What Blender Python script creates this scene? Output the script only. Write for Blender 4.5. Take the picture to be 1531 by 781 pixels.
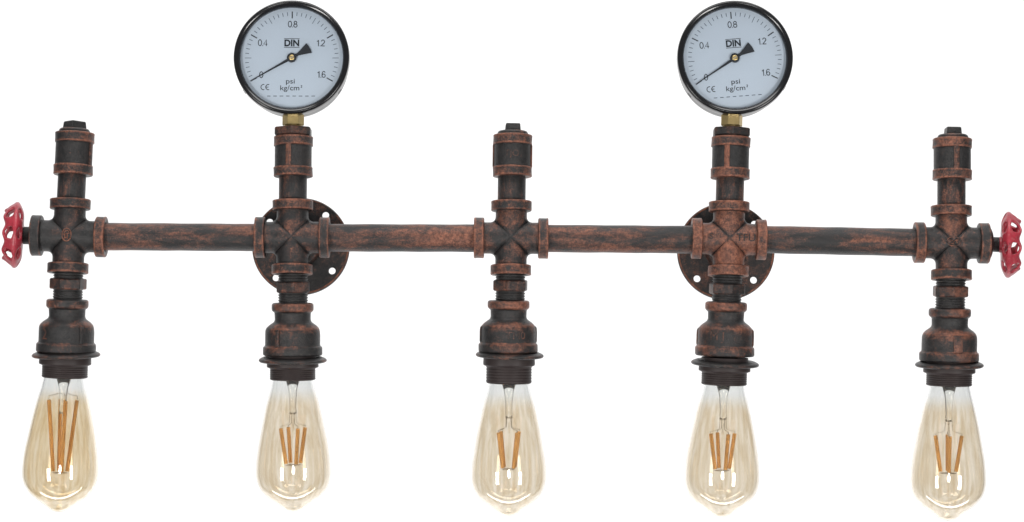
import bpy, bmesh, math, random
from mathutils import Matrix, Vector, Euler

random.seed(7)
for o in list(bpy.data.objects):
    bpy.data.objects.remove(o)
S = bpy.context.scene
COL = S.collection
R = math.radians
PI = math.pi

# ------------------------------------------------------------------ camera
U = 1.0 / 1731.0            # metres for one photograph pixel in the plane of the pipes
D = 2.3                     # camera distance to that plane
CX, CY, PY = 765.5, 390.5, 430.0
ZC = (CY - PY) * U
cd = bpy.data.cameras.new('camera')
cam = bpy.data.objects.new('camera', cd)
COL.objects.link(cam)
cam.location = (0, -D, ZC)
cam.rotation_euler = (R(90), 0, 0)
cd.sensor_width = 36.0
cd.lens = 36.0 * D / (1531 * U)
cd.shift_y = (PY - CY) / 1531.0
cd.clip_start = 0.05
cd.clip_end = 60
S.camera = cam

# ------------------------------------------------------------------ world and lamps (photo studio)
w = bpy.data.worlds.new('World')
S.world = w
w.use_nodes = True
bg = w.node_tree.nodes['Background']
bg.inputs['Color'].default_value = (0.95, 0.97, 1.0, 1)
bg.inputs['Strength'].default_value = 0.27


def area(name, loc, target, sx, sy, power, col=(1, 1, 1)):
    l = bpy.data.lights.new(name, 'AREA')
    l.shape = 'RECTANGLE'
    l.size, l.size_y, l.energy, l.color = sx, sy, power, col
    o = bpy.data.objects.new(name, l)
    COL.objects.link(o)
    o.location = loc
    o.rotation_euler = (Vector(target) - Vector(loc)).to_track_quat('-Z', 'Y').to_euler()
    return o


area('softbox_strip', (-1.15, -1.6, -0.55), (0, 0, -0.1), 0.34, 0.75, 19, (1, 0.98, 0.96))
area('softbox_strip', (1.15, -1.6, -0.55), (0, 0, -0.1), 0.34, 0.75, 19, (1, 0.98, 0.96))
area('softbox_top', (0, -0.9, 1.9), (0, 0, 0), 1.8, 0.8, 32, (1, 0.985, 0.97))
area('umbrella_front', (0.02, -2.75, -0.28), (0, 0, -0.1), 0.42, 0.42, 11, (1, 0.99, 0.97)).data.shape = 'DISK'
# the two lamps that wash the white paper behind
area('backdrop_lamp', (0, 0.25, 1.75), (0, 1.4, 0.3), 3.4, 0.3, 26)
area('backdrop_lamp', (0, 0.25, -1.75), (0, 1.4, -0.3), 3.4, 0.3, 26)

S.view_settings.view_transform = 'Standard'
S.view_settings.look = 'None'
S.view_settings.exposure = 0.0
S.view_settings.gamma = 1.0
S.view_settings.use_curve_mapping = False
S.render.engine = 'CYCLES'
cy = S.cycles
cy.use_denoising = True
cy.max_bounces = 16
cy.transmission_bounces = 12
cy.transparent_max_bounces = 16
cy.glossy_bounces = 6
cy.diffuse_bounces = 4
cy.sample_clamp_indirect = 6.0
cy.blur_glossy = 0.3


# ------------------------------------------------------------------ node helpers
def new_mat(name):
    m = bpy.data.materials.new(name)
    m.use_nodes = True
    nt = m.node_tree
    return m, nt, nt.nodes['Principled BSDF']


def N(nt, kind, **kw):
    n = nt.nodes.new(kind)
    for k, v in kw.items():
        setattr(n, k, v)
    return n


def val(nt, sock, v):
    if hasattr(v, 'is_output') or isinstance(v, bpy.types.NodeSocket):
        nt.links.new(v, sock)
    else:
        sock.default_value = v


def mth(nt, op, a, b=0.0, clamp=False):
    n = N(nt, 'ShaderNodeMath', operation=op, use_clamp=clamp)
    val(nt, n.inputs[0], a)
    val(nt, n.inputs[1], b)
    return n.outputs[0]


def mapr(nt, v, a, b, c=0.0, d=1.0):
    n = N(nt, 'ShaderNodeMapRange', interpolation_type='SMOOTHSTEP')
    val(nt, n.inputs['Value'], v)
    n.inputs['From Min'].default_value = a
    n.inputs['From Max'].default_value = b
    n.inputs['To Min'].default_value = c
    n.inputs['To Max'].default_value = d
    return n.outputs['Result']


def mixc(nt, f, a, b, mode='MIX'):
    n = N(nt, 'ShaderNodeMix', data_type='RGBA', blend_type=mode)
    val(nt, n.inputs[0], f)
    val(nt, n.inputs[6], a)
    val(nt, n.inputs[7], b)
    return n.outputs[2]


def noise(nt, vec, scale, detail=4.0, rough=0.55, dist=0.0):
    n = N(nt, 'ShaderNodeTexNoise')
    nt.links.new(vec, n.inputs['Vector'])
    n.inputs['Scale'].default_value = scale
    n.inputs['Detail'].default_value = detail
    n.inputs['Roughness'].default_value = rough
    n.inputs['Distortion'].default_value = dist
    return n.outputs['Fac']


def coords(nt, sc=(1, 1, 1)):
    tc = N(nt, 'ShaderNodeTexCoord')
    oi = N(nt, 'ShaderNodeObjectInfo')
    rnd = mth(nt, 'MULTIPLY', oi.outputs['Random'], 37.0)
    va = N(nt, 'ShaderNodeVectorMath', operation='ADD')
    nt.links.new(tc.outputs['Object'], va.inputs[0])
    nt.links.new(rnd, va.inputs[1])
    mp = N(nt, 'ShaderNodeMapping')
    mp.inputs['Scale'].default_value = sc
    nt.links.new(va.outputs[0], mp.inputs['Vector'])
    return mp.outputs['Vector']


def rubbed(name, stretch, base, grain_amt=1.0, soft=0.62, big_amt=1.7, mid_amt=0.75):
    """black iron paint with copper bronze rubbed on: raised edges (point attribute 'wear'), patches and grain"""
    m, nt, b = new_mat(name)
    v = coords(nt, stretch)
    vf = coords(nt, (1, 1, 1))
    big = noise(nt, v, 38, 5, 0.62, 0.8)
    mid = noise(nt, v, 210, 5, 0.7, 0.5)
    fine = noise(nt, vf, 900, 4, 0.7)
    at = N(nt, 'ShaderNodeAttribute', attribute_type='GEOMETRY', attribute_name='wear')
    ow = N(nt, 'ShaderNodeAttribute', attribute_type='OBJECT', attribute_name='rub')
    # centred sums: 0 = average
    s = mth(nt, 'MULTIPLY', mth(nt, 'SUBTRACT', big, 0.5), big_amt)
    s = mth(nt, 'ADD', s, mth(nt, 'MULTIPLY', mth(nt, 'SUBTRACT', mid, 0.5), mid_amt))
    s = mth(nt, 'ADD', s, mth(nt, 'MULTIPLY', mth(nt, 'SUBTRACT', fine, 0.5), 0.95 * grain_amt))
    s = mth(nt, 'ADD', s, mth(nt, 'MULTIPLY', at.outputs['Fac'], 0.46))
    s = mth(nt, 'ADD', s, ow.outputs['Fac'])
    mask = mapr(nt, s, base - soft * 0.5, base + soft * 0.5)
    hue = mapr(nt, noise(nt, vf, 330, 4, 0.7), 0.33, 0.67)
    cop = mixc(nt, hue, (0.110, 0.044, 0.030, 1), (0.305, 0.118, 0.070, 1))
    blk = mixc(nt, mapr(nt, mid, 0.35, 0.65), (0.0080, 0.0080, 0.0082, 1), (0.019, 0.0165, 0.0160, 1))
    # dark pits of the casting stay dark in the copper
    pit = mapr(nt, noise(nt, vf, 1300, 3, 0.6), 0.36, 0.50)
    mask = mth(nt, 'MULTIPLY', mask, mth(nt, 'ADD', mth(nt, 'MULTIPLY', pit, 0.5), 0.5))
    nt.links.new(mixc(nt, mask, blk, cop), b.inputs['Base Color'])
    nt.links.new(mapr(nt, mask, 0, 1, 0.0, 0.3), b.inputs['Metallic'])
    nt.links.new(mth(nt, 'ADD', mth(nt, 'MULTIPLY', mid, 0.22), 0.28), b.inputs['Roughness'])
    b.inputs['Specular IOR Level'].default_value = 0.42
    bp = N(nt, 'ShaderNodeBump')
    bp.inputs['Strength'].default_value = 0.8
    bp.inputs['Distance'].default_value = 0.0008
    h = mth(nt, 'ADD', mth(nt, 'MULTIPLY', mid, 0.6), mth(nt, 'MULTIPLY', fine, 0.8 * grain_amt))
    nt.links.new(h, bp.inputs['Height'])
    nt.links.new(bp.outputs['Normal'], b.inputs['Normal'])
    return m


def plain(name, col, rough=0.5, metal=0.0, spec=0.5, vary=0.12, scale=150, bump=0.0, coat=0.0):
    m, nt, b = new_mat(name)
    v = coords(nt)
    n = noise(nt, v, scale, 4)
    lo = tuple(c * (1 - vary) for c in col) + (1,)
    hi = tuple(min(1, c * (1 + vary)) for c in col) + (1,)
    nt.links.new(mixc(nt, n, lo, hi), b.inputs['Base Color'])
    nt.links.new(mth(nt, 'ADD', mth(nt, 'MULTIPLY', n, rough * 0.3), rough * 0.85), b.inputs['Roughness'])
    b.inputs['Metallic'].default_value = metal
    b.inputs['Specular IOR Level'].default_value = spec
    b.inputs['Coat Weight'].default_value = coat
    b.inputs['Coat Roughness'].default_value = 0.12
    if bump:
        bp = N(nt, 'ShaderNodeBump')
        bp.inputs['Strength'].default_value = bump
        bp.inputs['Distance'].default_value = 0.0008
        nt.links.new(n, bp.inputs['Height'])
        nt.links.new(bp.outputs['Normal'], b.inputs['Normal'])
    return m


M_FIT = rubbed('rubbed_bronze_casting', (1, 1, 1), 0.36)
M_BAND = rubbed('rubbed_bronze_band', (1, 1, 1), 0.30, 1.3)
M_PIPE = rubbed('rubbed_bronze_pipe', (1, 1, 0.30), 0.20, 1.1, 0.7, 2.0, 1.2)
M_DARK = rubbed('dark_iron_paint', (1, 1, 1), 0.56)
M_HOLD = plain('brown_black_holder', (0.030, 0.021, 0.020), 0.5, 0, 0.35, 0.35, 200, 0.2)
M_RED = plain('red_enamel', (0.33, 0.024, 0.040), 0.36, 0, 0.5, 0.45, 180, 0.5)
_nt = M_RED.node_tree                                # rubbed, paler paint on the worn spots
_b = _nt.nodes['Principled BSDF']
_src = _b.inputs['Base Color'].links[0].from_socket
_f = mapr(_nt, noise(_nt, coords(_nt), 420, 5, 0.75), 0.54, 0.66)
_nt.links.new(mixc(_nt, mth(_nt, 'MULTIPLY', _f, 0.6), _src, (0.40, 0.13, 0.13, 1)), _b.inputs['Base Color'])
_g = mapr(_nt, noise(_nt, coords(_nt), 260, 5, 0.75), 0.58, 0.68)
_nt.links.new(mixc(_nt, mth(_nt, 'MULTIPLY', _g, 0.7), _b.inputs['Base Color'].links[0].from_socket, (0.06, 0.008, 0.010, 1)), _b.inputs['Base Color'])
M_BLACK = plain('black_gloss_bezel', (0.006, 0.006, 0.007), 0.17, 0, 0.5, 0.2)
M_CASE = plain('grey_black_case', (0.055, 0.055, 0.057), 0.3, 0.3, 0.5, 0.2)
M_DIAL = plain('pale_blue_dial', (0.60, 0.66, 0.735), 0.55, 0, 0.3, 0.015, 60)
M_INK = plain('dark_print', (0.030, 0.034, 0.042), 0.6, 0, 0.2, 0.2)
M_INKL = plain('faded_print', (0.09, 0.115, 0.15), 0.6, 0, 0.2, 0.3, 300)
M_NEEDLE = plain('needle_grey_black', (0.030, 0.032, 0.038), 0.45, 0, 0.4, 0.2)
M_BRASS = plain('brass', (0.60, 0.45, 0.20), 0.32, 0.85, 0.5, 0.2, 260, 0.2)
M_WIRE = plain('steel_wire', (0.50, 0.45, 0.38), 0.4, 0.7, 0.5, 0.2)
M_LED = plain('orange_phosphor', (1.0, 0.53, 0.19), 0.6, 0, 0.25, 0.08, 300)
M_PAPER = plain('white_paper', (0.88, 0.88, 0.88), 0.9, 0, 0.1, 0.01, 4)


def glass_mat(name, tint, clear=None, z0=0, z1=1, ior=1.46):
    m, nt, b = new_mat(name)
    b.inputs['Transmission Weight'].default_value = 1.0
    b.inputs['Roughness'].default_value = 0.0
    b.inputs['IOR'].default_value = ior
    if clear:
        tc = N(nt, 'ShaderNodeTexCoord')
        sp = N(nt, 'ShaderNodeSeparateXYZ')
        nt.links.new(tc.outputs['Object'], sp.inputs[0])
        f = mapr(nt, sp.outputs['Z'], z1, z0)
        nz = mapr(nt, noise(nt, coords(nt, (1, 1, 0.06)), 270, 2, 0.5, 0.3), 0.25, 0.75)  # upright streaks: uneven coating, plus reflections painted into the tint
        tv = mixc(nt, nz, tuple(c ** 1.5 for c in tint) + (1,), tuple(min(1, c ** 0.5) for c in tint) + (1,))
        nt.links.new(mixc(nt, f, tv, clear + (1,)), b.inputs['Base Color'])
    else:
        b.inputs['Base Color'].default_value = tint + (1,)
    return m


M_GLASS = glass_mat('amber_bulb_glass', (0.835, 0.770, 0.660), (0.87, 0.88, 0.875), -10 * U, -42 * U, 1.62)
M_GLASS_DEEP = glass_mat('deep_amber_bulb_glass', (0.825, 0.735, 0.575), (0.87, 0.88, 0.875), -10 * U, -42 * U, 1.62)
M_STEM = glass_mat('stem_glass', (0.96, 0.95, 0.92))


def pane_mat():
    m, nt, b = new_mat('gauge_window')
    nt.nodes.remove(b)
    out = nt.nodes['Material Output']
    t = N(nt, 'ShaderNodeBsdfTransparent')
    t.inputs['Color'].default_value = (0.96, 0.98, 0.99, 1)
    g = N(nt, 'ShaderNodeBsdfGlossy')
    g.inputs['Roughness'].default_value = 0.06
    f = N(nt, 'ShaderNodeFresnel')
    f.inputs['IOR'].default_value = 1.35
    mx = N(nt, 'ShaderNodeMixShader')
    nt.links.new(f.outputs[0], mx.inputs[0])
    nt.links.new(t.outputs[0], mx.inputs[1])
    nt.links.new(g.outputs[0], mx.inputs[2])
    nt.links.new(mx.outputs[0], out.inputs['Surface'])
    return m


M_PANE = pane_mat()


# ------------------------------------------------------------------ mesh helpers (all lengths in photograph pixels * U)
def finish(me, wear=None, sharp=38, smooth=True):
    if wear is not None:
        a = me.attributes.new('wear', 'FLOAT', 'POINT')
        a.data.foreach_set('value', wear)
    bm = bmesh.new()
    bm.from_mesh(me)
    bmesh.ops.recalc_face_normals(bm, faces=bm.faces)
    bm.to_mesh(me)
    bm.free()
    if smooth:
        me.shade_smooth()
        me.set_sharp_from_angle(angle=R(sharp))
    me.update()
    return me


def rounded(prof, rc=1.2):
    """cut every corner of an open profile by a small arc; points are (r, z, wear)"""
    out = [prof[0]]
    for i in range(1, len(prof) - 1):
        p, a, b = prof[i], prof[i - 1], prof[i + 1]
        P = Vector(p[:2]); A = Vector(a[:2]) - P; B = Vector(b[:2]) - P
        la, lb = A.length, B.length
        if la < 1e-6 or lb < 1e-6 or A.angle(B) > R(165):
            out.append(p)
            continue
        d = min(rc, la * 0.45, lb * 0.45)
        q0, q2 = P + A * (d / la), P + B * (d / lb)
        q1 = P * 0.5 + (q0 + q2) * 0.25
        for q in (q0, q1, q2):
            out.append((q[0], q[1], p[2]))
    out.append(prof[-1])
    return out


def lathe(name, prof, seg=48, rc=1.2, wob=0.0, sharp=38):
    pr = rounded([(p + (0.0,))[:3] if len(p) == 2 else p for p in prof], rc) if rc else [(p + (0.0,))[:3] if len(p) == 2 else p for p in prof]
    vs, fs, wr, rows = [], [], [], []
    rng = random.Random(len(name) * 31 + len(pr))
    ph = [rng.uniform(0, 6.28) for _ in range(4)]
    for r, z, we in pr:
        if r < 1e-5:
            rows.append([len(vs)])
            vs.append((0, 0, z * U)); wr.append(we)
        else:
            row = []
            for k in range(seg):
                t = 2 * PI * k / seg
                rr = r + wob * (math.sin(2 * t + ph[0]) + 0.6 * math.sin(5 * t + ph[1] + z * 0.2) + 0.4 * math.sin(9 * t + ph[2] - z * 0.3))
                row.append(len(vs))
                vs.append((rr * math.cos(t) * U, rr * math.sin(t) * U, z * U)); wr.append(we)
            rows.append(row)
    for a, b in zip(rows[:-1], rows[1:]):
        if len(a) == 1 and len(b) == 1:
            continue
        for k in range(seg):
            k2 = (k + 1) % seg
            if len(a) == 1:
                fs.append((a[0], b[k], b[k2]))
            elif len(b) == 1:
                fs.append((a[k], b[0], a[k2]))
            else:
                fs.append((a[k], b[k], b[k2], a[k2]))
    me = bpy.data.meshes.new(name)
    me.from_pydata(vs, [], fs)
    return finish(me, wr, sharp)


def ngon_prism(name, n, r0, r1, z0, z1, rot=0.0, ch=1.5, we=0.2):
    """hexagon / square block with chamfered ends"""
    prof = [(0, z0), (r0 - ch, z0), (r0, z0 + ch), (r1, z1 - ch), (r1 - ch, z1), (0, z1)]
    vs, fs, rows, wr = [], [], [], []
    for i, (r, z) in enumerate(prof):
        if r == 0:
            rows.append([len(vs)]); vs.append((0, 0, z * U)); wr.append(we)
        else:
            row = []
            for k in range(n):
                for off in (-0.045, 0.045):
                    t = 2 * PI * k / n + rot + off
                    row.append(len(vs)); vs.append((r * math.cos(t) * U, r * math.sin(t) * U, z * U))
                    wr.append(we + (0.5 if i in (1, 2, 3, 4) else 0))
            rows.append(row)
    for a, b in zip(rows[:-1], rows[1:]):
        m = 2 * n
        for k in range(m):
            k2 = (k + 1) % m
            if len(a) == 1:
                fs.append((a[0], b[k], b[k2]))
            elif len(b) == 1:
                fs.append((a[k], b[0], a[k2]))
            else:
                fs.append((a[k], b[k], b[k2], a[k2]))
    me = bpy.data.meshes.new(name)
    me.from_pydata(vs, [], fs)
    return finish(me, wr, 12)


def thread(r, z0, z1, pitch=3.4, depth=1.4):
    p = [(r - 6, z0, 0)]
    n = max(2, int(round(abs(z1 - z0) / pitch)))
    for i in range(n):
        za = z0 + (z1 - z0) * i / n
        zb = z0 + (z1 - z0) * (i + 1) / n
        p += [(r - depth, za + (zb - za) * 0.08, 0), (r, za + (zb - za) * 0.4, 0.5), (r, za + (zb - za) * 0.6, 0.5), (r - depth, za + (zb - za) * 0.92, 0)]
    p.append((r - 6, z1, 0))
    return p


def curved_plate(name, rad, z0, z1, ang, width, proud, we=0.55):
    """raised rib on a cylinder of radius rad (px) or a callable rad(z)"""
    f = rad if callable(rad) else (lambda z: rad)
    vs, fs, wr = [], [], []
    nz = 10
    cols = [(-0.5, -1.0), (-0.5, 0.75), (-0.36, 1.0), (0.36, 1.0), (0.5, 0.75), (0.5, -1.0)]
    for i in range(nz + 1):
        z = z0 + (z1 - z0) * i / nz
        e = 0.55 if i in (0, nz) else 1.0
        for cx, h in cols:
            r = f(z) + (proud * h * e if h > 0 else -2.0)
            t = ang + cx * width / f(z)
            vs.append((r * math.cos(t) * U, r * math.sin(t) * U, z * U)); wr.append(we)
    c = len(cols)
    for i in range(nz):
        for k in range(c - 1):
            fs.append((i * c + k, i * c + k + 1, (i + 1) * c + k + 1, (i + 1) * c + k))
    fs.append(tuple(range(c)))
    fs.append(tuple(range(nz * c, nz * c + c)))
    me = bpy.data.meshes.new(name)
    me.from_pydata(vs, [], fs)
    return finish(me, wr, 60)


def tube_path(name, pts, r, seg=8, we=0.0, closed=False):
    """round bar along points given in px"""
    P = [Vector(p) for p in pts]
    vs, fs = [], []
    n = len(P)
    prev = None
    for i, p in enumerate(P):
        if closed:
            d = P[(i + 1) % n] - P[i - 1]
        else:
            d = P[min(i + 1, n - 1)] - P[max(i - 1, 0)]
        d.normalize()
        if prev is None:
            up = Vector((0, 0, 1)) if abs(d.z) < 0.9 else Vector((1, 0, 0))
            a = d.cross(up).normalized()
        else:
            a = (prev - d * prev.dot(d)).normalized()
        prev = a
        b = d.cross(a)
        for k in range(seg):
            t = 2 * PI * k / seg
            q = p + a * (r * math.cos(t)) + b * (r * math.sin(t))
            vs.append(tuple(q * U))
    m = n if closed else n - 1
    for i in range(m):
        j = (i + 1) % n
        for k in range(seg):
            k2 = (k + 1) % seg
            fs.append((i * seg + k, i * seg + k2, j * seg + k2, j * seg + k))
    if not closed:
        fs.append(tuple(range(seg)))
        fs.append(tuple(range((n - 1) * seg, n * seg)))
    me = bpy.data.meshes.new(name)
    me.from_pydata(vs, [], fs)
    return finish(me, [we] * len(vs), 50)


def poly_plate(name, polys, y0, y1, we=0.0):
    """flat pieces in the x-z plane (px), extruded from y0 to y1"""
    vs, fs = [], []
    for pl in polys:
        b = len(vs); n = len(pl)
        vs += [(x * U, y0 * U, z * U) for x, z in pl] + [(x * U, y1 * U, z * U) for x, z in pl]
        fs.append(tuple(range(b, b + n)))
        fs.append(tuple(range(b + n, b + 2 * n)))
        for k in range(n):
            k2 = (k + 1) % n
            fs.append((b + k, b + k2, b + n + k2, b + n + k))
    me = bpy.data.meshes.new(name)
    me.from_pydata(vs, [], fs)
    return finish(me, [we] * len(vs), smooth=False)


def text_mesh(txt, height, extrude=0.3, bold=0.0, width=1.0, we=0.9):
    """upright lettering in the x-z plane, cap height in px, centred, front towards -y"""
    cu = bpy.data.curves.new('lettering', 'FONT')
    cu.body = txt
    cu.align_x = 'CENTER'
    cu.align_y = 'CENTER'
    cu.size = 1.0
    cu.extrude = 0.02
    cu.offset = bold
    cu.resolution_u = 4
    o = bpy.data.objects.new('lettering', cu)
    COL.objects.link(o)
    dg = bpy.context.evaluated_depsgraph_get()
    me = bpy.data.meshes.new_from_object(o.evaluated_get(dg))
    bpy.data.objects.remove(o)
    zs = [v.co.y for v in me.vertices]
    xs = [v.co.x for v in me.vertices]
    zc, xc = (min(zs) + max(zs)) / 2, (min(xs) + max(xs)) / 2
    k = height / 0.70
    for v in me.vertices:
        x, y, z = v.co
        v.co = ((x - xc) * k * width * U, -(z / 0.02) * extrude * U, (y - zc) * k * U)
    me.materials.clear()
    return finish(me, [we] * len(me.vertices), smooth=False)


def wrap(me, rad, z, ang):
    """bend lettering round a vertical cylinder; ang = 0 faces -y"""
    for v in me.vertices:
        x, y, zz = v.co
        t = x / (rad * U) + ang
        r = rad * U - y
        v.co = (r * math.sin(t), -r * math.cos(t), zz + z * U)
    return me


# ------------------------------------------------------------------ object helpers
def at(px, py, y=0.0):
    k = (D + y) / D
    return Vector(((px - CX) * U * k, y, ZC + (PY - py) * U * k))


def obj(name, me, mat, parent=None, loc=None, mtx=None, rub=0.0):
    o = bpy.data.objects.new(name, me)
    COL.objects.link(o)
    if mat and not me.materials:
        me.materials.append(mat)
    o.parent = parent
    if mtx is not None:
        o.matrix_basis = mtx
    elif loc is not None:
        o.location = loc
    if rub:
        o['rub'] = rub
    return o


def frame(px, py, roll=0.0, tx=0.0, y=0.0):
    return Matrix.Translation(at(px, py, y)) @ Matrix.Rotation(R(tx), 4, 'X') @ Matrix.Rotation(R(roll), 4, 'Y')


# ------------------------------------------------------------------ the setting: a white paper sweep
bm = bmesh.new()
prev = None
path = [(1.3, 2.0), (1.3, -1.6)] + [(1.3 - 0.5 * (1 - math.cos(PI / 2 * k / 8)), -1.6 - 0.5 * math.sin(PI / 2 * k / 8)) for k in range(1, 9)]
for yy, zz in path:
    row = [bm.verts.new((-1.7, yy, zz)), bm.verts.new((1.7, yy, zz))]
    if prev:
        bm.faces.new((prev[0], prev[1], row[1], row[0]))
    prev = row
me = bpy.data.meshes.new('backdrop')
bm.to_mesh(me)
bm.free()
finish(me)
bd = obj('backdrop', me, M_PAPER)
bd['kind'] = 'structure'
bd['label'] = 'plain seamless white paper backdrop behind the pipe light'
bd['category'] = 'backdrop'

# ------------------------------------------------------------------ the wall light
L = bpy.data.objects.new('wall_light', None)
COL.objects.link(L)
L['label'] = 'industrial pipe wall light in rubbed bronze with five amber bulbs and two gauges'
L['category'] = 'wall light'

# --- shared meshes
RA, RF = 23.5, 8.5          # cross arm radius, fillet in the corners


def cross_arm_rows(end):
    tc = RA + RF * (1 - math.sqrt(0.5))
    rows = []
    nth, nt_ = 64, 16
    for k in range(nth):
        th = 2 * PI * k / nth
        s = math.sin(th)
        wgt = abs(s) ** 5

        def rad(t):
            if t >= RA + RF:
                wv = RA
            elif t <= tc:
                wv = tc
            else:
                wv = RA + RF - math.sqrt(max(0, RF * RF - (RA + RF - t) ** 2))
            return RA + (wv - RA) * wgt
        R0 = rad(0)
        t0 = R0 * abs(s)
        row = []
        for j in range(nt_ + 1):
            f = j / nt_
            t = t0 + (end - t0) * f ** 1.4
            if abs(s) > 0.6:
                t = t0 + (end - t0) * f ** 1.4
            r = rad(t)
            gr = math.exp(-((t - t0) / 2.6) ** 2)
            r -= 0.9 * gr * (1 - 0.75 * abs(s) ** 3)
            row.append((r * s, -r * math.cos(th), max(t, abs(r * s)), 0.05 + 0.3 * max(0, math.cos(th)) - 0.6 * gr))
        rows.append(row)
    return rows


def cross_mesh():
    vs, fs, wr = [], [], []
    rows = cross_arm_rows(48)
    n, m = len(rows), len(rows[0])
    for q in range(4):
        a = q * PI / 2
        ca, sa = round(math.cos(a)), round(math.sin(a))
        b = len(vs)
        for row in rows:
            for x, y, z, we in row:
                vs.append(((x * ca + z * sa) * U, y * U, (-x * sa + z * ca) * U)); wr.append(we)
        for k in range(n):
            k2 = (k + 1) % n
            for j in range(m - 1):
                fs.append((b + k * m + j, b + k2 * m + j, b + k2 * m + j + 1, b + k * m + j + 1))
    me = bpy.data.meshes.new('pipe_cross')
    me.from_pydata(vs, [], fs)
    a = me.attributes.new('wear', 'FLOAT', 'POINT')
    a.data.foreach_set('value', wr)
    bm = bmesh.new()
    bm.from_mesh(me)
    bmesh.ops.remove_doubles(bm, verts=bm.verts, dist=0.05 * U)
    bm.to_mesh(me)
    bm.free()
    return finish(me, None, 75)


ME_CROSS = cross_mesh()
ME_COLLAR = lathe('collar', [(22, 40, 0), (28.5, 40.2, 0.1), (30.3, 41.4, 1.1), (30.2, 44, 0.35), (30.2, 51.5, 0.35), (30.5, 54.6, 1.15), (29.4, 55.6, 0.9), (23, 55.2, 0.0), (19, 50, 0)], 56, 0.9, 0.33)
ME_BODY = lathe('coupling', [(19, 1.5, 0), (27.5, 2, 0), (27.8, 12, 0), (27.8, 50, 0), (27.5, 60, 0), (19, 61, 0)], 48, 1, 0.12)
ME_BAND = lathe('band', [(20, 0, 0), (28.6, 0.2, 0.6), (29.8, 1.2, 1.15), (29.5, 4, 0.35), (29.5, 11.5, 0.35), (29.8, 14, 1.1), (28.6, 15.2, 0.4), (26, 15.2, -0.2)], 56, 0.9, 0.33)
ME_PLUG = lathe('square_plug', [(0, -6, 0), (23, -6, 0), (23, 2.5, 0.4), (21, 5, 0.7), (12, 5.5, 0.1), (0, 5.5, 0)], 40, 1)
ME_PLUGHEAD = ngon_prism('square_head', 4, 16, 14.8, 4, 17, R(45), 1.2, 0.0)
ME_BUSH = ngon_prism('hex_bushing', 6, 30, 30, 0, 12.5, R(30), 1.6, 0.25)
ME_HEX = ngon_prism('hex_nut', 6, 27.5, 27.5, -8, 8, R(12), 1.6, 0.2)
ME_NIP = lathe('threaded_nipple', thread(22.3, -26, 26, 4.0, 1.3), 44, 0, 0.0, 60)
RED_PROF = [(19, 0, 0), (28.5, 0.3, 0.6), (31, 2.2, 1), (31.2, 7, 0.8), (31, 11.5, 1), (29, 13.6, 0.5), (27, 15, 0), (26.6, 26, 0), (28, 29.5, 0.1),
            (35, 34.5, 0.75), (39, 38.5, 0.95), (40.6, 43, 0.5), (41, 50, 0), (41, 64, 0), (41.6, 66.5, 0.7), (43.6, 67.5, 0.7), (44.2, 70, 0.4), (44.2, 79, 0.25), (42.5, 81, 0.2), (30, 81, 0)]
RED_PROF = [(r, -z, we) for r, z, we in RED_PROF]
ME_RED = lathe('bell_reducer', RED_PROF, 56, 1.3, 0.2)


def red_rad(z):
    z = -z
    pts = [(30, 28.5), (34.5, 35), (38.5, 39), (43, 40.6), (50, 41), (70, 41)]
    for (a, ra), (b, rb) in zip(pts[:-1], pts[1:]):
        if a <= z <= b:
            return ra + (rb - ra) * (z - a) / (b - a)
    return 41 if z > 50 else 28.5


ME_WASH = lathe('shade_ring', [(30, 3.2, 0), (44, 3.5, 0.1), (49.5, 1.0, 0.5), (51.3, -1.5, 0.6), (49.5, -3.8, 0.3), (44, -4.3, 0), (30, -4.3, 0)], 56, 1, 0.2)
ME_HOLD = lathe('lamp_holder', [(20, 14, 0), (35, 14, 0), (35.3, 3, 0), (38.3, 2, 0), (38.8, -8, 0), (38.3, -10, 0.2), (34.6, -11.5, 0)] +
                [(34.4 - (1.1 if k % 2 else 0), -12 - k * 1.9, 0) for k in range(11)] + [(33.5, -33.5, 0), (31.5, -34.5, 0.1), (30.2, -33.5, 0), (30.2, -15, 0), (20, -14, 0)], 48, 0.5)

# --- bulbs
GP = [(-16, 27.6), (-6, 29.3), (0, 30.6), (12, 33.2), (27, 37.2), (46, 41.6), (64, 45.6), (88, 50.2), (111, 54.2), (128, 55.9), (143, 56.1), (154, 54.2), (163, 50.6), (171, 44.6), (178, 37.2),
      (184, 28.5), (188, 22.5), (191, 18.4), (194, 14.5), (196.5, 10.4), (198.3, 5.8), (199, 0)]


def catmull(P, n=4):
    out = []
    for i in range(len(P) - 1):
        p0, p1, p2, p3 = (Vector(P[max(i - 1, 0)]), Vector(P[i]), Vector(P[i + 1]), Vector(P[min(i + 2, len(P) - 1)]))
        for k in range(n):
            t = k / n
            out.append(tuple(0.5 * ((2 * p1) + (p2 - p0) * t + (2 * p0 - 5 * p1 + 4 * p2 - p3) * t * t + (3 * p1 - p0 - 3 * p2 + p3) * t ** 3)))
    out.append(P[-1])
    return out


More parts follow.
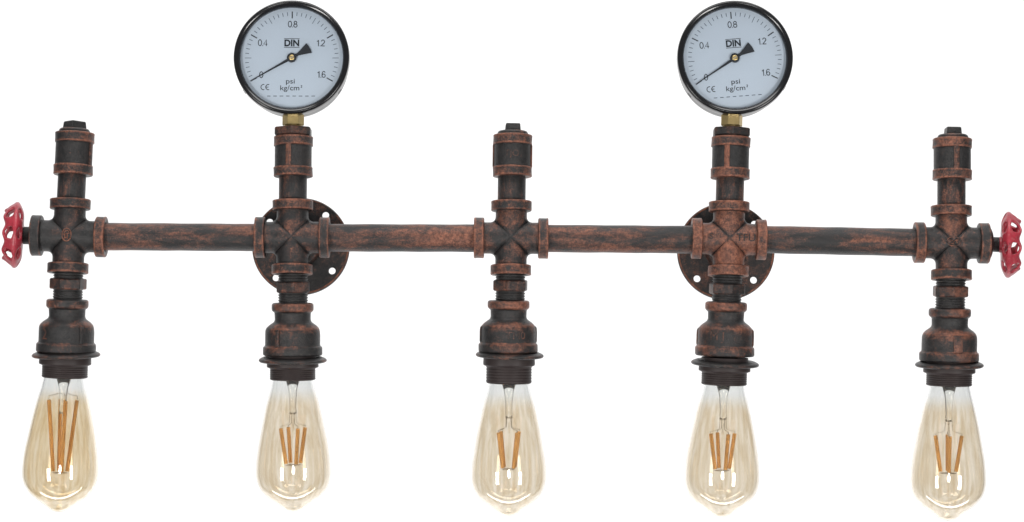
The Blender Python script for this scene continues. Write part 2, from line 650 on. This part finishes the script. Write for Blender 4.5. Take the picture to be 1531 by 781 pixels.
gpts = catmull(GP, 4)
outer = [(max(0, r), -z) for z, r in gpts]
TH = 2.5
inner = []
for i, (r, z) in enumerate(outer):
    a, b = outer[max(i - 1, 0)], outer[min(i + 1, len(outer) - 1)]
    tx, tz = b[0] - a[0], b[1] - a[1]
    l = math.hypot(tx, tz) or 1
    nx, nz = tz / l, -tx / l
    inner.append((max(0, r + nx * TH), z + nz * TH))
inner[-1] = (0, outer[-1][1] + 3.2)
inner = [p for p in inner if p[0] > 0.8] + [inner[-1]]
ME_GLASS = lathe('light_bulb', [(r, z, 0) for r, z in outer] + [(r, z, 0) for r, z in reversed(inner)] + [(outer[0][0], outer[0][1], 0)], 72, 0, 0, 180)
bm = bmesh.new(); bm.from_mesh(ME_GLASS)
bmesh.ops.remove_doubles(bm, verts=bm.verts, dist=0.01 * U)
bmesh.ops.recalc_face_normals(bm, faces=bm.faces)
bm.to_mesh(ME_GLASS); bm.free()
ME_GLASS.shade_smooth()
ME_BASE = lathe('screw_base', [(0, 7, 0), (28, 7, 0), (30, 8, 0), (29, 14, 0), (26.5, 20, 0), (0, 21, 0)], 40, 0.6)
ME_STEM = lathe('glass_stem', [(0, 6, 0), (13, 5, 0), (10, -3, 0), (7, -13, 0), (5.5, -28, 0), (4.8, -42, 0), (5.6, -47, 0), (3, -52, 0), (0, -53, 0)], 24, 0.8, 0, 60)
ME_ROD = lathe('glass_rod', [(0, -58.5, 0), (1.3, -59, 0), (1.3, -72, 0), (1.9, -74, 0), (0, -75, 0)], 12, 0.4, 0, 60)


def filament_set(bulb, ztop, zbot, rt, rb, n, a0, zlead):
    """LED sticks standing on a narrowing cone, with the wires that carry them"""
    tops, bots = [], []
    for k in range(n):
        a = a0 + 2 * PI * k / n
        t = Vector((rt * math.cos(a), rt * math.sin(a), ztop))
        b = Vector((rb * math.cos(a), rb * math.sin(a), zbot))
        tops.append(t); bots.append(b)
        obj('filament', tube_path('filament', [t, t.lerp(b, 0.5), b], 2.9, 10), M_LED, bulb)
        obj('filament_lead', tube_path('filament_lead', [t + (t - b) * 0.06, t + Vector((0, 0, 1.0))], 0.6, 6), M_WIRE, bulb)
    hub = Vector((0, 0, zlead))
    for k, t in enumerate(tops):
        u = t + (t - bots[k]) * 0.06
        obj('support_wire', tube_path('support_wire', [hub + Vector((t.x * 0.25, t.y * 0.25, 0)), Vector((t.x * 0.3, t.y * 0.3, u.z + 4)), Vector((t.x * 0.6, t.y * 0.6, u.z + 1.5)), u], 0.42, 6), M_WIRE, bulb)
    ring = [Vector((b.x * 1.0, b.y * 1.0, zbot - 2.5)) for b in bots]
    ring = [ring[i].lerp(ring[(i + 1) % n], f) for i in range(n) for f in (0, 0.5)]
    obj('support_wire', tube_path('support_wire', ring, 0.6, 6, 0, True), M_WIRE, bulb)
    # little getter spring in the middle
    obj('support_wire', tube_path('support_wire', [Vector((5.5 * math.cos(q * 0.9), 3 * math.sin(q * 0.9), -49 - q * 0.25)) for q in range(14)], 0.5, 6), M_WIRE, bulb)


# --- columns: px positions of every level, read off the photograph
COLS = [
    dict(c=(103.3, 353.5), up=(109.0, 262.5), top=198, roll=2.0, ring=(101.9, 424.5), red=(101.0, 447.5), redk=0.985, wash=(98.6, 529.8), hold=(97.6, 536.5), holdk=0.83, neck=(95.6, 566.5), broll=2.6, plug='flat', rib=70, rrib=42, rub=-0.10, tx=-5),
    dict(c=(437.3, 355.3), up=(438.2, 265.0), top=204, roll=0.1, ring=(438.2, 429.5), red=(437.6, 453.0), redk=0.975, wash=(437.6, 537.5), hold=(437.6, 541.5), holdk=0.78, neck=(437.6, 567.5), broll=-0.3, plug='bush', rib=-10, rrib=-29, rub=-0.02, tx=-5),
    dict(c=(764.2, 356.3), up=(765.8, 265.0), top=201.5, roll=0.7, ring=(763.0, 427.0), red=(760.6, 449.0), redk=0.965, wash=(762.0, 530.0), hold=(761.2, 535.0), holdk=1.12, neck=(760.9, 573.5), broll=0.1, plug='square', rib=88, rrib=96, rub=0.06, tx=-5),
    dict(c=(1089.5, 357.8), up=(1091.4, 268.0), top=205, roll=1.8, ring=(1087.0, 432.0), red=(1086.0, 451.5), redk=1.0, wash=(1084.0, 542.5), hold=(1083.4, 546.5), holdk=0.85, neck=(1082.0, 576.0), broll=0.9, plug='bush', rib=-15, rrib=82, rub=0.30, tx=-5),
    dict(c=(1422.4, 363.5), up=(1423.6, 269.5), top=207, roll=0.9, ring=(1421.2, 436.0), red=(1420.4, 461.0), redk=0.985, wash=(1419.4, 544.8), hold=(1419.4, 549.5), holdk=0.80, neck=(1419.2, 578.0), broll=0.4, plug='square', rib=4, rrib=9, rub=0.08, tx=-5),
]
MARKS = {}


def updepth(ci, py, tx):
    return (ci - py) * U * math.tan(R(-tx))


def scaled(mtx, sx=1, sy=1, sz=1):
    return mtx @ Matrix.Diagonal((sx, sy, sz, 1))


for i, c in enumerate(COLS):
    cx, cyy = c['c']
    roll, tx = c['roll'], c['tx']
    # cross
    cr = obj('pipe_cross', ME_CROSS, M_FIT, L, mtx=frame(cx, cyy, roll * 0.6, tx), rub=c['rub'])
    for q in range(4):
        o = obj('collar', ME_COLLAR, M_BAND, cr, rub=c['rub'] * 0.6 - (0.22 if (i, q) in ((0, 3), (4, 1)) else 0))
        o.rotation_euler = (0, q * PI / 2, 0)
    # riser pipe
    ux, uy = c['up']
    dx = (ux - cx) / (cyy - uy)
    zt = cyy - uy + 12
    rp = lathe('riser_pipe', [(0, 44, 0), (21, 44, 0), (21, zt, 0), (0, zt, 0)], 44, 0.5)
    obj('riser_pipe', rp, M_PIPE, L, mtx=frame(cx, cyy, roll, tx), rub=-0.12 + c['rub'] * 0.3)
    # top coupling
    dpt = updepth(cyy, uy, tx)
    hk = (uy - c['top']) / 62.5
    f = frame(ux, uy, roll, tx, dpt)
    cp = obj('coupling', ME_BODY, M_DARK, L, mtx=scaled(f, 1, 1, hk), rub=0.02)
    obj('band', ME_BAND, M_BAND, cp, rub=c['rub'] * 0.5)
    o = obj('band', ME_BAND, M_BAND, cp, mtx=Matrix.Translation((0, 0, 62.5 * U)) @ Matrix.Rotation(PI, 4, 'X'), rub=c['rub'] * 0.5)
    ra = R(-90 + c['rib'])
    for s in (0, PI):
        obj('rib', curved_plate('rib', 27.7, 12, 50, ra + s, 7.5, 2.2, 0.7), M_FIT, cp, rub=c['rub'] * 0.5)
    # what closes the coupling
    tyy = c['top']
    txx = ux + (uy - tyy) * math.tan(R(roll))
    dt = updepth(cyy, tyy, tx)
    f = frame(txx, tyy, roll, tx, dt)
    if c['plug'] == 'bush':
        obj('hex_bushing', ME_BUSH, M_FIT, L, mtx=f, rub=-0.2)
    else:
        pl = obj('square_plug', ME_PLUG, M_FIT, L, mtx=f, rub=-0.1)
        rz = {'flat': R(43), 'square': R(3)}[c['plug']]
        hs = 1.12 if c['plug'] == 'flat' else 0.98
        obj('square_head', ME_PLUGHEAD, M_DARK, pl, mtx=Matrix.Rotation(rz, 4, 'Z') @ Matrix.Diagonal((hs, hs, 0.95, 1)), rub=-0.1)
    # nipple and hex nut under the cross
    lt = 1.5
    rx, ry = c['ring']
    np_ = obj('threaded_nipple', ME_NIP, M_DARK, L, mtx=frame(rx, ry, roll, lt), rub=-0.12)
    obj('hex_nut', ME_HEX, M_FIT, np_, mtx=Matrix.Rotation(R([5, 22, 12, 28, 18][i]), 4, 'Z'), rub=-0.06)
    # bell reducer
    ex, ey = c['red']
    k = c['redk']
    rd = obj('bell_reducer', ME_RED, M_FIT, L, mtx=scaled(frame(ex, ey, roll, lt), 1, 1, k), rub=-0.07 + c['rub'] * 0.35)
    wd = 13 if i == 4 else 6
    for s in (0, PI):
        obj('rib', curved_plate('rib', red_rad, -66, -40, R(-90 + c['rrib']) + s, wd, 2.0, 0.6), M_FIT, rd, rub=-0.12 + c['rub'] * 0.5 + (0.15 if i == 4 else 0))
    # ring, holder, bulb
    wx, wy = c['wash']
    obj('shade_ring', ME_WASH, M_DARK, L, mtx=frame(wx, wy, [0.5, 0, -1.2, -2.2, 0.2][i] * -1 + 0.3, lt + 2.5), rub=0.06)
    hx, hy = c['hold']
    obj('lamp_holder', ME_HOLD, M_HOLD, L, mtx=scaled(frame(hx, hy, roll, lt), 1, 1, c['holdk']))
    nx, ny = c['neck']
    bl = obj('light_bulb', ME_GLASS.copy() if i == 0 else ME_GLASS, M_GLASS_DEEP if i == 0 else M_GLASS, L, mtx=scaled(frame(nx, ny, c['broll'], lt), 1, 1, [1.005, 0.998, 1, 0.996, 1.012][i]))
    obj('screw_base', ME_BASE, M_BRASS, bl)
    obj('glass_stem', ME_STEM, M_STEM, bl)
    if i == 0:
        filament_set(bl, -32, -138, 21, 10.5, 4, R(20), -22)
    else:
        obj('glass_rod', ME_ROD, M_STEM, bl)
        filament_set(bl, -73, -126, 19.5, 11.5, 4, R([0, 26, 38, 20, 86][i]), -50)
    if i == 0:
        bl['label'] = 'amber bulb with four long orange filaments'

# --- pipes between the crosses
for i in range(4):
    a, b = COLS[i], COLS[i + 1]
    A, B = at(a['c'][0] + 42, a['c'][1] + 0.4), at(b['c'][0] - 42, b['c'][1] + [0.2, 0.2, 1.0, -0.4][i])
    d = B - A
    n = d.length / U
    prof = [(0, 0, 0), (20.5, 0, 0)] + [(20.6 + 0.25 * math.sin(q * 2.1 + i), n * q / 10, 0) for q in range(1, 10)] + [(20.5, n, 0), (0, n, 0)]
    me = lathe('pipe', prof, 44, 0, 0.08)
    o = obj('pipe', me, M_PIPE, L, mtx=Matrix.Translation(A) @ d.to_track_quat('Z', 'Y').to_matrix().to_4x4() @ Matrix.Rotation(R([180, 40, 250, 100][i]), 4, 'Z'), rub=[0.02, 0.03, 0.06, -0.04][i])


# --- mounting flanges
def face_lathe(name, prof, seg=96, rc=0.8):
    """profile (r, y): revolve about the gauge axis, front towards -y"""
    me = lathe(name, [(r, -y, 0) for r, y in prof], seg, rc)
    bm = bmesh.new(); bm.from_mesh(me)
    bmesh.ops.transform(bm, matrix=Matrix.Rotation(R(90), 4, 'X'), verts=bm.verts)
    bm.to_mesh(me); bm.free()
    return finish(me, None, 30)


def flange_mesh(rot):
    cu = bpy.data.curves.new('flange', 'CURVE')
    cu.dimensions = '2D'
    cu.fill_mode = 'BOTH'

    def circ(cx, cy, r, n):
        sp = cu.splines.new('POLY')
        sp.points.add(n - 1)
        for k in range(n):
            t = 2 * PI * k / n
            sp.points[k].co = ((cx + r * math.cos(t)) * U, (cy + r * math.sin(t)) * U, 0, 1)
        sp.use_cyclic_u = True
    circ(0, 0, 73, 96)
    for q in range(4):
        a = R(rot + q * 90)
        circ(61 * math.cos(a), 61 * math.sin(a), 6.8, 24)
    cu.extrude = 2.6 * U
    cu.bevel_depth = 1.5 * U
    cu.bevel_resolution = 2
    o = bpy.data.objects.new('flange', cu)
    COL.objects.link(o)
    dg = bpy.context.evaluated_depsgraph_get()
    me = bpy.data.meshes.new_from_object(o.evaluated_get(dg))
    bpy.data.objects.remove(o)
    me.materials.clear()
    wr = []
    for v in me.vertices:
        x, y, z = v.co
        r = math.hypot(x, y) / U
        wr.append(0.0)
        v.co = (x, -z, y)          # stand it up, front to -y
    return finish(me, wr, 40)


DF = 0.052
for (i, fx, fy, rot) in ((1, 450, 369, 52), (3, 1085, 376.3, 43.5)):
    Fp = at(fx, fy, DF)
    C = at(*COLS[i]['c'])
    fl = obj('flange', flange_mesh(rot), M_DARK, L, mtx=Matrix.Translation(Fp) @ Matrix.Rotation(R(-6), 4, 'X'), rub=0.26)
    boss = lathe('boss', [(20, 0, 0), (27, 0, 0.4), (29, 2, 0.7), (30, 12, 0.5), (33, 16, 0), (33, 20, 0)], 40, 1)
    bm = bmesh.new(); bm.from_mesh(boss)
    bmesh.ops.transform(bm, matrix=Matrix.Rotation(R(-90), 4, 'X') @ Matrix.Translation((0, 0, -19 * U)), verts=bm.verts)
    bm.to_mesh(boss); bm.free()
    obj('boss', boss, M_FIT, fl)
    rim = face_lathe('rim', [(68.5, -2.0), (71.5, -4.6), (73.4, -4.2), (74.2, -2.6), (74.2, 2.6), (73, 4.2), (70, 3)], 96, 0.7)
    rim.attributes['wear'].data.foreach_set('value', [1.0] * len(rim.vertices))
    obj('rim', rim, M_FIT, fl, rub=0.02)
    d = Fp - C
    n = d.length / U
    st = lathe('flange_stem', [(0, 8, 0), (20, 8, 0), (20, n, 0), (0, n, 0)], 36, 0.4)
    obj('flange_stem', st, M_PIPE, L, mtx=Matrix.Translation(C) @ d.to_track_quat('Z', 'Y').to_matrix().to_4x4())


# --- red valve wheels at both ends
def wheel_mesh():
    NT = 128
    P = [(6, 2.0), (14, 0.5), (24, 0.0), (34, 0.2), (41, 2.5), (46.5, 5.5), (49.3, 9.0), (48.6, 13.0), (46.2, 17.0), (43.6, 21.0), (40.5, 24.5), (36.5, 27.0), (32.5, 27.5)]
    P = catmull(P, 3)
    n = len(P)
    vs, fs, grid = [], [], []
    for k in range(NT):
        t = 2 * PI * k / NT
        lob = math.cos(8 * t)
        row = []
        for j, (r, x) in enumerate(P):
            f = j / (n - 1)
            r2 = r + lob * (1.3 * max(0, (f - 0.35)) / 0.65)
            x2 = x + lob * 1.9 * max(0, (f - 0.6)) / 0.4
            row.append(len(vs))
            vs.append((x2 * U, r2 * math.cos(t) * U, r2 * math.sin(t) * U))
        grid.append(row)

    def hole(k, j):
        f = (j + 0.5) / (n - 1)
        a = ((k + 0.5) / NT * 8 - 0.5 + 0.5) % 1.0 - 0.5      # -0.5..0.5, 0.5 = between lobes
        a = abs(a)
        e1 = ((0.5 - a) / 0.27) ** 2 + ((f - 0.74) / 0.15) ** 2      # windows in the rim wall
        e2 = ((0.5 - a) / 0.27) ** 2 + ((f - 0.335) / 0.115) ** 2      # windows between the spokes
        return e1 < 1 or e2 < 1
    for k in range(NT):
        k2 = (k + 1) % NT
        for j in range(n - 1):
            if not hole(k, j):
                fs.append((grid[k][j], grid[k2][j], grid[k2][j + 1], grid[k][j + 1]))
    me = bpy.data.meshes.new('hand_wheel')
    me.from_pydata(vs, [], fs)
    bm = bmesh.new(); bm.from_mesh(me)
    bmesh.ops.recalc_face_normals(bm, faces=bm.faces)
    for _ in range(2):
        bmesh.ops.smooth_vert(bm, verts=[v for v in bm.verts if v.is_boundary], factor=0.5, use_axis_x=True, use_axis_y=True, use_axis_z=True)
    bmesh.ops.solidify(bm, geom=list(bm.faces), thickness=4.2 * U)
    for v in [v for v in bm.verts if not v.link_faces]:
        bm.verts.remove(v)
    for _ in range(2):
        bmesh.ops.smooth_vert(bm, verts=bm.verts, factor=0.35, use_axis_x=True, use_axis_y=True, use_axis_z=True)
    bm.to_mesh(me); bm.free()
    return finish(me, None, 70)


ME_WHEEL = wheel_mesh()
for side, (px, py, rl, spin, stem0, sr, colu) in {-1: (34.2, 352.2, 3.2, 4, 47, 13.2, 0), 1: (1496.8, 366.2, 0.6, 8, 1482, 11.2, 4)}.items():
    base = Matrix.Translation(at(px, py)) @ Matrix.Rotation(R(rl), 4, 'Y')
    if side < 0:
        base = base @ Matrix.Rotation(PI, 4, 'Z')
    hw = obj('hand_wheel', ME_WHEEL, M_RED, L, mtx=base @ Matrix.Rotation(R(-8 * side), 4, 'Z') @ Matrix.Rotation(R(spin), 4, 'X'))
    hw['label'] = 'red cast valve wheel at the %s end of the bar' % ('left' if side < 0 else 'right')
    hub = lathe('wheel_hub', [(0, -3.5, 0), (11.5, -3.5, 0), (12.5, 0, 0), (11, 7, 0), (7, 10, 0), (0, 10.5, 0)], 28, 1)
    bm = bmesh.new(); bm.from_mesh(hub)
    bmesh.ops.transform(bm, matrix=Matrix.Rotation(R(90), 4, 'Y'), verts=bm.verts)
    bm.to_mesh(hub); bm.free()
    obj('wheel_hub', hub, M_RED, hw)
    c = COLS[colu]
    a = at(c['c'][0] + side * 50, c['c'][1] + (c['c'][0] - px) * 0 + (py - c['c'][1]) * 0.6)
    b = at(px, py)
    d = b - a
    n = d.length / U
    st = lathe('valve_stem', [(0, -8, 0), (25, -8, 0), (25.5, n - 20, 0.3), (24, n - 17, 0.3), (19, n - 14.5, 0), (sr, n - 14.5, 0), (sr, n - 1, 0), (0, n - 1, 0)] if side > 0 else
               [(0, -8, 0), (23, -8, 0), (23, n - 16, 0), (sr + 1, n - 14.5, 0), (sr, n - 13, 0), (sr, n - 1, 0), (0, n - 1, 0)], 36, 0.7)
    obj('valve_stem', st, M_DARK, L, mtx=Matrix.Translation(a) @ d.to_track_quat('Z', 'Y').to_matrix().to_4x4(), rub=-0.1)


# --- pressure gauges
ME_GCASE = face_lathe('pressure_gauge', [(0, 1.5), (80, 1.5), (82.5, 4), (82.5, 46), (80, 50), (0, 51)])
ME_BEZEL = face_lathe('bezel', [(76.5, 1.0), (76.8, -5.5), (79.0, -9.0), (82.5, -10.8), (84.8, -10.2), (86.4, -7.5), (86.6, 8), (85, 12), (81, 13)], 96, 1.0)
ME_DIAL = face_lathe('dial', [(0, 0), (77.3, 0), (77.3, 1.3), (0, 1.3)], 96, 0.1)
ME_WINDOW = face_lathe('window_pane', [(0, -4.6), (40, -4.6), (77.2, -4.6)], 96, 0)


def tick(ang, r0, r1, wd):
    a = R(ang)
    ux, uz = math.cos(a), math.sin(a)
    nx, nz = -uz * wd / 2, ux * wd / 2
    return [(ux * r0 + nx, uz * r0 + nz), (ux * r1 + nx, uz * r1 + nz), (ux * r1 - nx, uz * r1 - nz), (ux * r0 - nx, uz * r0 - nz)]


def rect(x0, x1, z0, z1):
    return [(x0, z0), (x1, z0), (x1, z1), (x0, z1)]


majors, minors = [], []
for k in range(41):
    ang = 210 - 6 * k
    if k % 10 == 0:
        majors.append(tick(ang, 60.5, 70.8, 1.55))
    elif k % 5 == 0:
        minors.append(tick(ang, 60.5, 70.2, 0.75))
    else:
        minors.append(tick(ang, 64.5, 70.0, 0.85))
ME_MAJOR = poly_plate('major_scale', majors, -0.35, -0.1)
ME_MINOR = poly_plate('minor_scale', minors, -0.3, -0.1)
dash = [rect(-36.5 + q * 9.5, -31.3 + q * 9.5, -58.4, -57.4) for q in range(8)]
ME_DASH = poly_plate('dashed_line', dash, -0.3, -0.1)
ME_DINBAR = poly_plate('lettering_bar', [rect(-11.8, 11.4, 29.0, 29.8), rect(-11.8, 11.4, 15.9, 16.7)], -0.3, -0.1)


def arc_strip(cx, cz, r0, r1, a0, a1, n=14):
    o = [(cx + r1 * math.cos(R(a0 + (a1 - a0) * k / n)), cz + r1 * math.sin(R(a0 + (a1 - a0) * k / n))) for k in range(n + 1)]
    i_ = [(cx + r0 * math.cos(R(a0 + (a1 - a0) * k / n)), cz + r0 * math.sin(R(a0 + (a1 - a0) * k / n))) for k in range(n, -1, -1)]
    return o + i_


ME_CE = poly_plate('conformity_mark', [arc_strip(-41.6, -44.3, 3.5, 4.6, 75, 285), arc_strip(-34.4, -44.3, 3.5, 4.6, 75, 285), rect(-38.6, -34.6, -44.8, -43.8)], -0.3, -0.1)
TEXTS = [('DIN', -0.2, 22.9, 9.6, 0.035, 0.95), ('psi', -1.8, -36.6, 7.6, 0.0, 1.2), ('kg/cm', -2.6, -46.6, 7.6, 0.0, 1.15)]
TM = [(text_mesh(t, h, 0.1, b, wx), x, z, t) for t, x, z, h, b, wx in TEXTS]


def ell(cx, cz, rx, rz, a0, a1, n=20):
    return [(cx + rx * math.cos(R(a0 + (a1 - a0) * k / n)), cz + rz * math.sin(R(a0 + (a1 - a0) * k / n))) for k in range(n + 1)]


GLYPH = {   # strokes in a box 0.58 wide and 1 high
    '0': [ell(0.29, 0.5, 0.25, 0.46, 90, 450)],
    '1': [[(0.10, 0.74), (0.24, 0.80), (0.33, 0.97), (0.33, 0.0)]],
    '2': [ell(0.29, 0.70, 0.24, 0.26, 170, -30, 14) + [(0.05, 0.10), (0.05, 0.04), (0.55, 0.04)]],
    '4': [[(0.42, 0.0), (0.42, 0.97), (0.03, 0.27), (0.57, 0.27)]],
    '6': [ell(0.29, 0.30, 0.24, 0.26, 90, 450), [(0.52, 0.78), (0.42, 0.93), (0.28, 0.96), (0.14, 0.86), (0.07, 0.66), (0.05, 0.42), (0.06, 0.28)]],
    '8': [ell(0.29, 0.73, 0.20, 0.22, 90, 450), ell(0.29, 0.27, 0.25, 0.24, 90, 450)],
    '.': [[(0.05, 0.0), (0.05, 0.11)]],
}
ADV = {'.': 0.17, '1': 0.56}


def ribbon(pts, wd):
    out = []
    n = len(pts)
    closed = (Vector(pts[0]) - Vector(pts[-1])).length < 1e-4
    L_, R_ = [], []
    for i, p in enumerate(pts):
        if closed:
            a, b = pts[i - 1 if i else n - 2], pts[(i + 1) % n if i < n - 1 else 1]
        else:
            a, b = pts[max(i - 1, 0)], pts[min(i + 1, n - 1)]
        d = (Vector(b) - Vector(a)).normalized()
        nx, nz = -d.y * wd / 2, d.x * wd / 2
        L_.append((p[0] + nx, p[1] + nz)); R_.append((p[0] - nx, p[1] - nz))
    return [[L_[i], L_[i + 1], R_[i + 1], R_[i]] for i in range(n - 1)]


def number_mesh(txt, h, wd):
    polys, x = [], 0.0
    for ch in txt:
        for st in GLYPH[ch]:
            polys += ribbon([((x + p[0]) * h, (p[1] - 0.5) * h) for p in st], wd)
        x += ADV.get(ch, 0.66)
    wtot = (x - 0.08) * h
    return poly_plate('dial_number', [[(p[0] - wtot / 2, p[1]) for p in q] for q in polys], -0.3, -0.1)


NUMS = [('0.8', 0.8, 51.6), ('0.4', -43.8, 23.3), ('1.2', 42.8, 22.8), ('1.6', 44.2, -25.0), ('0', -45.4, -25.5)]
NM = [(number_mesh(t, 9.9, 1.15), x, z) for t, x, z in NUMS]
ME_SQ = number_mesh('2', 3.6, 0.7)

# needle: thin taper to the zero mark, flared tail
na = R(209.8)


def npt(r, off, ang=na):
    return (r * math.cos(ang) - off * math.sin(ang), r * math.sin(ang) + off * math.cos(ang))


tail = [npt(-31 * math.cos(R(q)), -31 * math.sin(R(q))) for q in range(-16, 17, 4)]
ME_NEEDLE = poly_plate('needle', [[npt(71, 0.5), npt(71, -0.5), npt(30, -1.25), npt(30, 1.25)], [npt(30, 1.25), npt(30, -1.25), npt(6, -2.1), npt(6, 2.1)],
                                  [npt(6, 2.1), npt(6, -2.1), npt(-11, -2.3), npt(-11, 2.3)], [npt(-11, 2.3), npt(-11, -2.3), npt(-18, -4.4), npt(-18, 4.4)],
                                  [npt(-18, 4.4), npt(-18, -4.4)] + tail[::-1]], -2.2, -1.6)
ME_HUB = face_lathe('needle_hub', [(0, -4.0), (6.2, -4.0), (7.3, -3.2), (7.3, -1.6), (0, -1.6)], 32, 0.5)
ME_SCREW = face_lathe('hub_screw', [(0, -4.9), (3.4, -4.8), (4.4, -4.2), (4.4, -3.4), (0, -3.4)], 24, 0.4)
ME_SLOT = poly_plate('screw_slot', [[npt(3.4, 0.5, R(25)), npt(-3.4, 0.5, R(25)), npt(-3.4, -0.5, R(25)), npt(3.4, -0.5, R(25))]], -5.05, -4.8)

for i, gx, gy, roll, tilt in ((1, 436.3, 87.0, 0.0, -7.0), (3, 1098.6, 87.4, -4.4, -7.0)):
    c = COLS[i]
    dep = updepth(c['c'][1], gy, c['tx']) - 22 * U
    G = obj('pressure_gauge', ME_GCASE, M_CASE, L, mtx=frame(gx, gy, roll, tilt, dep))
    G['label'] = 'round black-rimmed pressure gauge nearer the %s end' % ('left' if i == 1 else 'right')
    obj('bezel', ME_BEZEL, M_BLACK, G)
    dl = obj('dial', ME_DIAL, M_DIAL, G)
    obj('window_pane', ME_WINDOW, M_PANE, G)
    obj('major_scale', ME_MAJOR, M_INK, G)
    obj('minor_scale', ME_MINOR, M_INKL, G)
    obj('dashed_line', ME_DASH, M_INKL, G)
    obj('lettering_bar', ME_DINBAR, M_INK, G)
    obj('conformity_mark', ME_CE, M_INK, G)
    for me, x, z, t in TM:
        obj('dial_lettering', me, M_INK, G, loc=(x * U, -0.25 * U, z * U))
    for me, x, z in NM:
        obj('dial_number', me, M_INK, G, loc=(x * U, 0, z * U))
    obj('dial_lettering', ME_SQ, M_INK, G, loc=(14.8 * U, 0, -43.2 * U))
    obj('needle', ME_NEEDLE, M_NEEDLE, G)
    obj('needle_hub', ME_HUB, M_NEEDLE, G)
    obj('hub_screw', ME_SCREW, M_BRASS, G)
    obj('screw_slot', ME_SLOT, M_WIRE, G)
    # two small studs on the back edge of the case
    for a in (214, -34):
        t = R(a)
        st = lathe('case_stud', [(0, 0, 0), (4.2, 0, 0), (4.2, 5, 0), (0, 5, 0)], 16, 0.8)
        obj('case_stud', st, M_CASE, G, mtx=Matrix.Translation((82 * U * math.cos(t), 14 * U, 82 * U * math.sin(t))) @ Matrix.Rotation(PI / 2 - t, 4, 'Y'))
    # brass socket between gauge and bushing
    tyy = c['top'] - 12
    txx = c['up'][0] + (c['up'][1] - tyy) * math.tan(R(c['roll']))
    f = frame(txx, tyy, c['roll'], c['tx'], updepth(c['c'][1], tyy, c['tx']))
    bs = ngon_prism('brass_connector', 6, 16.2, 16.2, 4, 34, 0, 0.9, 0)
    b1 = obj('brass_connector', bs, M_BRASS, L, mtx=f @ Matrix.Rotation(R(2 if i == 1 else 8), 4, 'Z'))
    obj('thread_stub', lathe('thread_stub', thread(14.2, -3, 5.5, 2.2, 0.9), 28, 0, 0, 60), M_BRASS, b1)

# --- cast marks
crosses = [o for o in L.children if o.name.startswith('pipe_cross')]
crosses.sort(key=lambda o: o.location.x)
reds = sorted([o for o in L.children if o.name.startswith('bell_reducer')], key=lambda o: o.location.x)
cps = sorted([o for o in L.children if o.name.startswith('coupling')], key=lambda o: o.location.x)


def oval(rx, rz, n=36):
    pts = []
    for k in range(n):
        t = 2 * PI * k / n
        pts.append((rx * math.cos(t), -RA + 0.4, rz * math.sin(t)))
    return pts


def strokes(parent, name, lines, y, r=0.7):
    for ln in lines:
        obj(name, tube_path(name, [(x, y, z) for x, z in ln], r, 6, 0.9), M_BAND, parent, rub=0.1)


obj('maker_mark', tube_path('maker_mark', oval(6.6, 9.6), 0.95, 6, 0.9, True), M_BAND, crosses[0])
strokes(crosses[0], 'maker_mark', [[(-4.5, 0.5), (0, 1.5), (4.5, 2.5)], [(-3.5, 2.0), (-2.2, 5.6), (1.2, 6.4), (3.2, 4.4)], [(-2.6, 0.3), (-2.4, -6)], [(1.0, 1.0), (1.2, -7)], [(-2.5, -4.5), (1, -4)]], -RA + 0.2, 0.75)
obj('maker_mark', tube_path('maker_mark', oval(10.2, 6.8), 1.0, 6, 0.9, True), M_BAND, crosses[4])
strokes(crosses[4], 'maker_mark', [[(-6, -1), (-3, 2), (0, -1.5), (2, 1.5), (5.5, 1.5)], [(4, 3), (4.5, -2.5)], [(-5, -3), (0, -3.4)]], -RA + 0.2, 0.8)


def raised_text(parent, txt, h, x, z, ry=0.0, y=None, rub=0.0):
    me = text_mesh(txt, h, 0.7, 0.0, 1.0, 0.35)
    m = Matrix.Translation((x * U, (-RA if y is None else y) * U, z * U))
    return obj('cast_lettering', me, M_DARK, parent, mtx=m, rub=rub)


raised_text(crosses[3], 'TFU', 11.5, 23.5, 0.5, rub=0.02)
raised_text(crosses[3], 'S', 10, -28, 1.5, rub=0.05)
for q, (txt, hh, ang, zz, rb) in {0: ('2', 15, -42, -53, 0.1), 2: ('TM0', 11.5, 16, -53, 0.12), 3: ('M J', 12.5, -22, -52, 0.0)}.items():
    me = wrap(text_mesh(txt, hh, 0.7, 0.0, 1.0, 0.5), 40.9, zz, R(ang))
    obj('cast_lettering', me, M_FIT, reds[q], rub=rb)
for q, (txt, ang) in {0: ('-O', 10), 2: ('TJO', -2)}.items():
    me = wrap(text_mesh(txt, 9.5, 0.4, 0.0, 1.0, 0.45), 27.8, 31, R(ang))
    obj('cast_lettering', me, M_FIT, cps[q], rub=-0.05)
